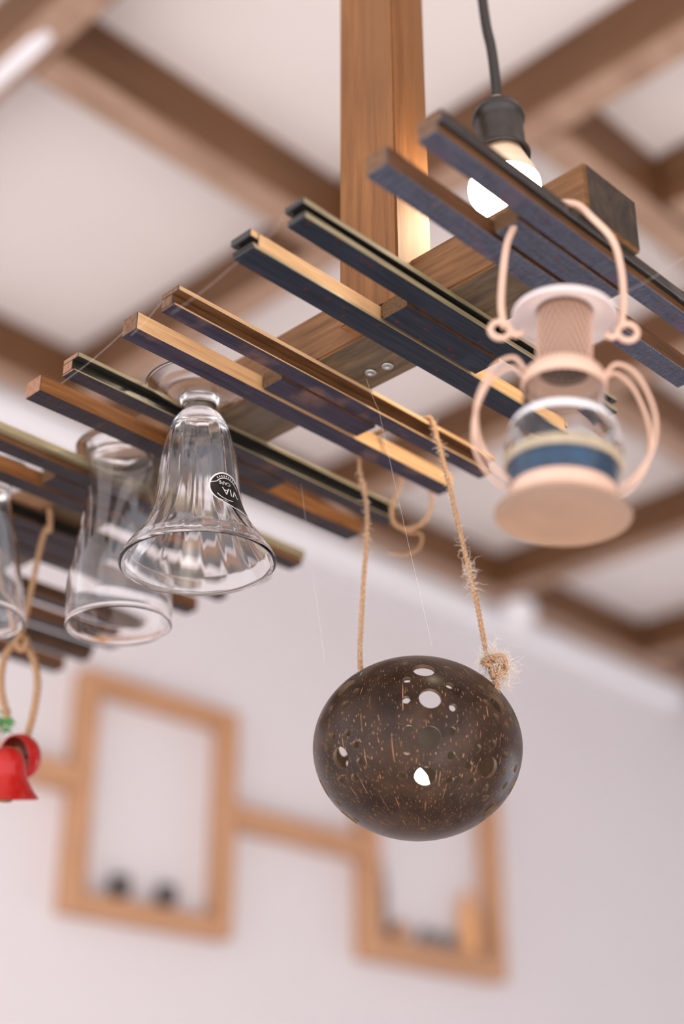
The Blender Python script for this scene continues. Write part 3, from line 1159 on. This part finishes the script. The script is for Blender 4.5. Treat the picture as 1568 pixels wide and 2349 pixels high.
for f in bm.faces:
    c = f.calc_center_median()
    e = math.sqrt((c.x / KA) ** 2 + (c.y / KA) ** 2 + (c.z / KC) ** 2)
    n = Vector((c.x / KA ** 2, c.y / KA ** 2, c.z / KC ** 2)).normalized()
    d = abs(f.normal.dot(n))
    f.smooth = d > 0.9
    f.material_index = 0 if (d > 0.9 and e > 0.98) else (1 if d > 0.9 else 2)
bm.to_mesh(me2); bm.free()
while len(me2.materials) < 3:
    me2.materials.append(coco_in)
me2.materials[0] = coco_m
me2.materials[1] = coco_in
me2.materials[2] = coco_rim
try:
    me2.set_sharp_from_angle(angle=math.radians(40))
except Exception:
    pass
shell.parent = coco
shell.matrix_parent_inverse = world_of(coco).inverted()
# made-up light in the shell, added for the bright spot behind the holes
tl = thing('added_glow', 'made-up tea light, added for the glow seen through the holes of the coconut shell', 'added light', kc + Vector((0, 0, -KC + 0.0095)))
bm = bmesh.new()
lathe(bm, [(0, 0), (0.0165, 0), (0.0175, 0.001), (0.0175, 0.0125), (0.016, 0.0135), (0, 0.0135)], 32)
bm.transform(Matrix.Translation(tl.location))
obj('cup', bm, wax_m, tl)
bm = bmesh.new()
lathe(bm, smooth_prof([(0.0, 0.0135), (0.0055, 0.0145), (0.0068, 0.020), (0.0052, 0.027), (0.0, 0.033)], 5), 24)
bm.transform(Matrix.Translation(tl.location))
obj('added_glow_bulb', bm, led_m, tl, True)

# twine over the third slat
ra = on_z(1004, 948, TOP + 0.0022)
rbp = Vector((0.606, 0.5775, TOP + 0.0022))
hr = hit_shell(1143, 1590) + kc
hl = hit_shell(826, 1556) + kc
right_line = smooth_path([Vector((ra.x, 0.5245, TOP + 0.0022)), Vector((ra.x + 0.0005, 0.5212, TOP - 0.003)),
                          on_f(1022, 1080, 0.79), on_f(1050, 1200, 0.80), on_f(1092, 1380, 0.806), on_f(1118, 1510, 0.808), on_f(1140, 1575, 0.800), hr + (kc - hr) * 0.06], 8)
over_line = smooth_path([Vector((ra.x, 0.5245, TOP + 0.0022)), Vector((0.604, 0.55, TOP + 0.0024)), rbp, Vector((0.6068, 0.5800, TOP - 0.004)),
                         Vector((0.6068, 0.5800, BZ - 0.006))], 8)
left_line = smooth_path([Vector((0.6068, 0.5800, BZ - 0.006)), on_f(842, 1180, 0.838), on_f(832, 1360, 0.838), on_f(825, 1500, 0.832), hl + (kc - hl) * 0.03], 10)
bm = bmesh.new(); twine(bm, right_line, 0.0016); obj('twine', bm, jute_m, coco)
bm = bmesh.new(); twine(bm, over_line + left_line[1:], 0.0016); obj('twine', bm, jute_m, coco)
# knot of loose loops on the right
bm = bmesh.new()
kx = lambda x, y, d=0.803: on_f(1100 + x / 10.675, 1440 + y / 10.675, d)
for loop in ([(230, 720), (380, 680), (560, 680), (640, 850), (640, 1040), (540, 1140), (420, 1220), (340, 1280)],
             [(240, 720), (400, 790), (540, 900), (560, 1020), (470, 1120), (380, 1230)],
             [(220, 850), (330, 820), (460, 900), (460, 1060), (380, 1180)],
             [(210, 740), (90, 800), (60, 880), (200, 900), (300, 1000), (330, 1200)],
             [(230, 820), (300, 950), (250, 1080), (300, 1180), (380, 1350), (430, 1600)]):
    pts = smooth_path([kx(x, y, 0.800 + R.uniform(-0.003, 0.003)) for x, y in loop], 6)
    twine(bm, pts, 0.0013, 0.005, 2, 5)
obj('knot', bm, jute_m, coco)
bm = bmesh.new()
fuzz(bm, right_line, 330, 0.0065, 0.8)
fuzz(bm, left_line, 300, 0.0060, 0.8)
fuzz(bm, smooth_path([on_f(1072, 1295, 0.805), on_f(1085, 1350, 0.806)], 6), 90, 0.012, 0.9)
fuzz(bm, smooth_path([kx(250, 600), kx(450, 700), kx(620, 1000), kx(560, 1200), kx(400, 1300)], 6), 330, 0.016, 1.0)
fuzz(bm, smooth_path([kx(60, 700), kx(150, 1000)], 6), 90, 0.012, 1.0)
obj('loose_fibres', bm, fibre_m, coco, kind='stuff')

# small slack loops of twine hooked on the fourth slat
lp = thing('twine_loop', 'slack loop of pale jute twine hooked on a slat end beside the coconut', 'twine', Vector((0.68, 0.61, BZ)))
bm = bmesh.new()
LD = 0.922
l1 = smooth_path([on_f(926, 1085, LD), on_f(912, 1130, LD), on_f(898, 1165, LD - 0.012), on_f(905, 1203, LD - 0.012), on_f(940, 1214, LD - 0.008), on_f(975, 1195, LD),
                  on_f(990, 1155, LD), on_f(983, 1115, LD), on_f(968, 1080, LD), on_f(945, 1068, LD)], 8, True)
twine(bm, l1 + [l1[0]], 0.0014, 0.006, 2, 6, 0.0015)
obj('upper_loop', bm, jute_m, lp)
bm = bmesh.new()
l2 = smooth_path([on_f(905, 1203, LD - 0.012), on_f(935, 1222, LD), on_f(965, 1225, LD), on_f(962, 1255, LD), on_f(930, 1272, LD), on_f(893, 1268, LD)], 8)
twine(bm, l2, 0.0011, 0.006, 2, 6, 0.0015)
obj('lower_loop', bm, jute_m, lp)
bm = bmesh.new(); fuzz(bm, l1, 60, 0.006, 0.8); obj('loose_fibres', bm, fibre_m, lp, kind='stuff')

# ------------------------------------------------------------------ little storm lantern in front
LDIST = 0.590
lc = on_f(1292, 960, LDIST)
TILT = math.radians(4.3)
lan = thing('storm_lantern', 'small cream enamel storm lantern with blue sand in its glass, hooked on the slat', 'lantern', on_f(1295, 1180, LDIST))
MR = Matrix.Translation(lc) @ Quaternion(FH, TILT).to_matrix().to_4x4()
su = px_size(1292, 960, LDIST)


def lz(py):
    return on_f(1292, py, LDIST).z - lc.z


def lr_(py, half):
    return half * px_size(1292, py, LDIST)


def lpart(name, prof, mat, n=64, smooth=True, parent=None, **kw):
    bm = bmesh.new()
    lathe(bm, prof, n, **kw)
    bm.transform(MR)
    return obj(name, bm, mat, parent or lan, smooth)


# saucer-shaped top, vent, shoulder
hood = lpart('top_plate', smooth_prof([(lr_(735, 118), lz(733)), (lr_(735, 112), lz(725)), (lr_(735, 90), lz(716)), (lr_(735, 66), lz(716)), (lr_(735, 66), lz(712)),
                                (lr_(735, 92), lz(711)), (lr_(735, 118), lz(722)), (lr_(735, 121), lz(733))], 4), enamel_w, closed=True)
lpart('cap', smooth_prof([(lr_(720, 70), lz(716)), (lr_(720, 66), lz(700)), (lr_(720, 40), lz(684)), (0, lz(680))], 5), enamel_m)
vr = lr_(780, 62)
vent = lpart('vent_drum', [(vr, lz(716)), (vr, lz(852))], mesh_m, 48)
bm = bmesh.new()
for s in (1, -1):
    for k in range(26):
        pts = []
        for j in range(13):
            t = j / 12
            a = 2 * math.pi * (k / 26 + s * t * 0.17)
            z = lz(724) + (lz(846) - lz(724)) * t
            pts.append(Vector((1.015 * vr * math.cos(a), 1.015 * vr * math.sin(a), z)))
        tube(bm, pts, 0.00034, 4, caps=False)
bm.transform(MR)
obj('wire_mesh', bm, enamel_m, vent)
lpart('shoulder', smooth_prof([(lr_(850, 60), lz(846)), (lr_(850, 78), lz(851)), (lr_(865, 92), lz(863)), (lr_(880, 98), lz(879)), (lr_(892, 97), lz(892)), (lr_(892, 92), lz(893)),
                               (lr_(870, 87), lz(872)), (lr_(855, 58), lz(857))], 4), enamel_m)
gl = [(lr_(880, 90), lz(878)), (lr_(910, 92), lz(910)), (lr_(940, 97), lz(940)), (lr_(965, 106), lz(965)), (lr_(985, 118), lz(985)), (lr_(1010, 130), lz(1010)), (lr_(1040, 137), lz(1040)),
      (lr_(1070, 135), lz(1070)), (lr_(1100, 129), lz(1100)), (lr_(1125, 121), lz(1125)), (lr_(1140, 116), lz(1140))]
gi = [(r - 0.0009, z) for r, z in reversed(gl)]
lg = lpart('glass_globe', smooth_prof(gl, 5) + smooth_prof(gi, 5), lantern_glass, closed=True)
lpart('white_ring', smooth_prof([(lr_(972, 111), lz(972)), (lr_(982, 117), lz(980)), (lr_(990, 122), lz(990)), (lr_(990, 124), lz(990)), (lr_(980, 119), lz(979)), (lr_(972, 113), lz(972))], 3), trim_m,
      closed=True, parent=lg)
ri = lambda py: max(0.0, next((ra_ + (rb2 - ra_) * (lz(py) - za_) / (zb_ - za_) for (ra_, za_), (rb2, zb_) in zip(gl, gl[1:]) if zb_ <= lz(py) <= za_), 0.02) - 0.00105)
lpart('blue_sand', [(0, lz(1080)), (ri(1080), lz(1080)), (ri(1092), lz(1092)), (ri(1105), lz(1105)), (ri(1120), lz(1120)), (ri(1138), lz(1138)), (0, lz(1138))], blue_m, parent=lg)
lpart('cream_sand', smooth_prof([(0, lz(1060)), (ri(1058) * 0.55, lz(1059)), (ri(1057), lz(1057)), (ri(1068), lz(1068)), (ri(1079.5), lz(1079.5)), (0, lz(1079.5))], 3), cream_m, parent=lg)
lpart('candle_stub', smooth_prof([(0, lz(1000)), (0.0022, lz(1002)), (0.0026, lz(1015)), (0.0026, lz(1074)), (0, lz(1075))], 3), wick_m, parent=lg)
lpart('lower_band', smooth_prof([(lr_(1130, 117), lz(1128)), (lr_(1130, 122), lz(1129)), (lr_(1140, 121), lz(1142)), (lr_(1150, 119), lz(1160)), (lr_(1150, 114), lz(1162)), (lr_(1130, 114), lz(1134))], 4),
      enamel_m, closed=True)
lpart('base_dish', smooth_prof([(0, lz(1164)), (lr_(1150, 60), lz(1163)), (lr_(1150, 112), lz(1160)), (lr_(1170, 140), lz(1170)), (lr_(1180, 154), lz(1180)), (lr_(1180, 157), lz(1184)),
                                (lr_(1180, 154), lz(1186)), (lr_(1175, 128), lz(1178)), (lr_(1165, 80), lz(1172)), (0, lz(1171))], 5), dish_m)
# side wires
for s in (-1, 1):
    for off in (-0.17, 0.17):
        pts = []
        for x, y in ((92, 862), (120, 838), (165, 865), (198, 930), (207, 985), (196, 1045), (160, 1098), (122, 1122)):
            r_, z = lr_(y, x), lz(y)
            d = (RT * s * math.cos(off) - FH * math.sin(off))
            pts.append(d * r_ + ZU * z)
        bm = bmesh.new(); tube(bm, smooth_path(pts, 7), 0.0010, 8)
        bm.transform(MR)
        obj('side_wire', bm, enamel_m, lan)
# eyes and the carrying handle over the slat
for cx_, cy_, s in ((1147, 757, -1), (1438, 762, 1)):
    c = on_f(cx_, cy_, LDIST)
    pts = [c + (RT * math.cos(t) + ZU * math.sin(t)) * 0.0048 for t in [2 * math.pi * k / 24 for k in range(24)]]
    bm = bmesh.new(); tube(bm, pts, 0.0016, 8, closed=True)
    inner_p = on_f(cx_ - s * 52, cy_ + 6, LDIST)
    tube(bm, smooth_path([c - RT * s * 0.0048, on_f(cx_ - s * 34, cy_ + 12, LDIST), inner_p], 6), 0.0016, 8)
    obj('handle_eye', bm, enamel_m, lan)
hp = [on_f(1157, 752, LDIST), on_f(1149, 690, LDIST), on_f(1160, 570, LDIST), on_f(1178, 520, LDIST + 0.003), Vector((0.4835, 0.3515, TOP - 0.004)), Vector((0.4880, 0.3470, TOP + 0.0030)),
      Vector((0.4985, 0.3370, TOP + 0.0034)), Vector((0.5035, 0.3285, TOP + 0.0005)), on_f(1355, 497, LDIST - 0.002), on_f(1404, 550, LDIST), on_f(1424, 620, LDIST), on_f(1429, 690, LDIST), on_f(1424, 752, LDIST)]
bm = bmesh.new(); tube(bm, smooth_path(hp, 8), 0.0018, 10)
obj('handle', bm, enamel_m, lan)

# ------------------------------------------------------------------ red bells on a rope at the left
BD = 0.960
bells = thing('bell_ornament', 'pair of red enamel bells with a green sprig on looped jute rope', 'ornament', on_f(20, 1835, BD))
XB = 0.5165
bm = bmesh.new()
hook = [Vector((XB, 0.797, BZ - 0.006)), Vector((XB, 0.7995, TOP)), Vector((XB, 0.806, TOP + 0.003)), Vector((XB + 0.003, 0.833, TOP + 0.003)), Vector((XB + 0.006, 0.862, TOP + 0.003)), Vector((XB + 0.007, 0.8665, TOP - 0.004))]
rope = [on_f(45, 1475, BD), on_f(62, 1400, BD), on_f(85, 1290, BD - 0.010), on_f(104, 1215, BD - 0.02)] + hook + [on_f(5, 1310, BD + 0.016), on_f(32, 1410, BD + 0.004), on_f(46, 1470, BD + 0.003)]
twine(bm, smooth_path(rope, 8), 0.0022, 0.009, 2, 6, 0.002)
obj('hanging_rope', bm, jute_m, bells)
bm = bmesh.new()
twine(bm, smooth_path([on_f(45, 1470, BD), on_f(14, 1500, BD - 0.003), on_f(2, 1560, BD - 0.003), on_f(8, 1610, BD), on_f(20, 1655, BD)], 8), 0.0028, 0.009, 2, 6, 0.002)
twine(bm, smooth_path([on_f(45, 1470, BD), on_f(72, 1500, BD), on_f(86, 1560, BD), on_f(78, 1630, BD), on_f(62, 1690, BD)], 8), 0.0028, 0.009, 2, 6, 0.002)
obj('bell_rope', bm, jute_m, bells)
bm = bmesh.new()
twine(bm, smooth_path([on_f(52, 1455, BD - 0.006), on_f(36, 1470, BD - 0.007), on_f(50, 1492, BD - 0.007), on_f(62, 1470, BD - 0.006), on_f(46, 1456, BD + 0.004), on_f(40, 1480, BD + 0.004)], 8), 0.0024, 0.009, 2, 6, 0.002)
obj('rope_knot', bm, jute_m, bells)


def bell(center_px, fat, rmouth, tiltq, parent):
    """origin at the mouth, crown along +z"""
    H = rmouth * 1.55
    out = [(rmouth, 0), (rmouth * 0.80, H * 0.18), (rmouth * 0.60, H * 0.45), (rmouth * 0.55, H * 0.70), (rmouth * 0.42, H * 0.90), (rmouth * 0.14, H), (0, H)]
    inn = [(0, H * 0.92), (rmouth * 0.34, H * 0.84), (rmouth * 0.47, H * 0.66), (rmouth * 0.52, H * 0.45), (rmouth * 0.72, H * 0.18), (rmouth * 0.95, 0)]
    if fat:
        H = rmouth * 1.1
        out = [(rmouth, 0), (rmouth * 1.03, H * 0.2), (rmouth * 1.0, H * 0.45), (rmouth * 0.84, H * 0.72), (rmouth * 0.5, H * 0.93), (0, H)]
        inn = [(0, H * 0.94), (rmouth * 0.44, H * 0.87), (rmouth * 0.76, H * 0.68), (rmouth * 0.92, H * 0.45), (rmouth * 0.95, H * 0.2), (rmouth * 0.93, 0)]
    M = Matrix.Translation(center_px) @ tiltq.to_matrix().to_4x4()
    a = smooth_prof(out, 5); b = smooth_prof(inn, 5)
    bm = bmesh.new()
    lathe(bm, a + b, 40, closed=False, mis=[0] * len(a) + [1] * len(b))
    lathe(bm, [(rmouth, 0), (rmouth * 0.97, -0.0008), (rmouth * (0.93 if fat else 0.95), 0)], 40)
    bm.transform(M)
    o = obj('bell', bm, [red_m, redin_m], parent, True)
    bm = bmesh.new()
    lathe(bm, smooth_prof([(0, H * 0.75), (0.0013, H * 0.7), (0.0014, H * 0.3), (0.0062, H * 0.2), (0.0068, H * 0.06), (0.004, -H * 0.06), (0, -H * 0.08)], 4), 20)
    bm.transform(M)
    obj('clapper', bm, clap_m, o, True)
    return o


us = px_size(30, 1760, BD)
d_open = (-RT * 0.60 - FH * 0.75 - ZU * 0.28).normalized()       # the upper bell gapes to the left and towards us
bell(on_f(33, 1738, BD - 0.014), True, 52 * us, (-ZU).rotation_difference(d_open), bells)
bell(on_f(12, 1832, BD - 0.040), False, 72 * us, Quaternion(RT, math.radians(15)), bells)
for i in range(14):
    a = R.uniform(0, 2 * math.pi)
    c = on_f(10 + R.uniform(-12, 10), 1650 + R.uniform(-22, 24), BD + R.uniform(-0.006, 0.006))
    d = (RT * math.cos(a) + ZU * math.sin(a) + FH * R.uniform(-0.5, 0.5)).normalized()
    L_ = R.uniform(0.006, 0.011)
    sd = d.cross(FH).normalized() * 0.0016
    bm = bmesh.new()
    v = [bm.verts.new(p) for p in (c, c + d * L_ * 0.5 + sd, c + d * L_, c + d * L_ * 0.5 - sd, c + d * L_ * 0.5 - FH * 0.0006)]
    for f in ((0, 1, 4), (1, 2, 4), (2, 3, 4), (3, 0, 4), (3, 2, 1, 0)):
        bm.faces.new([v[j] for j in f])
    obj('leaf', bm, leaf_m, bells)
bm = bmesh.new()
tube(bm, smooth_path([on_f(22, 1628, BD), on_f(12, 1655, BD), on_f(-6, 1680, BD)], 4), 0.0009, 6)
obj('twig', bm, clap_m, bells)

# ------------------------------------------------------------------ cobweb strands
web = thing('cobweb', 'fine cobweb strands strung between the slat ends and below the rack', 'cobweb', (0.45, 0.55, BZ))
for A, B, d in (((285, 760), (140, 880), 0.66), ((372, 690), (300, 770), 0.64), ((545, 600), (392, 720), 0.60), ((655, 490), (600, 560), 0.56),
                ((690, 1110), (745, 1520), 0.80), ((868, 940), (990, 1480), 0.76), ((840, 870), (868, 940), 0.74), ((1395, 690), (1568, 590), 0.60),
                ((1475, 540), (1568, 690), 0.56)):
    bm = bmesh.new()
    a, b = on_f(*A, d), on_f(*B, d + 0.01)
    tube(bm, smooth_path([a, (a + b) / 2 - ZU * 0.0015, b], 6), 0.00005, 4)
    obj('strand', bm, web_m, web)
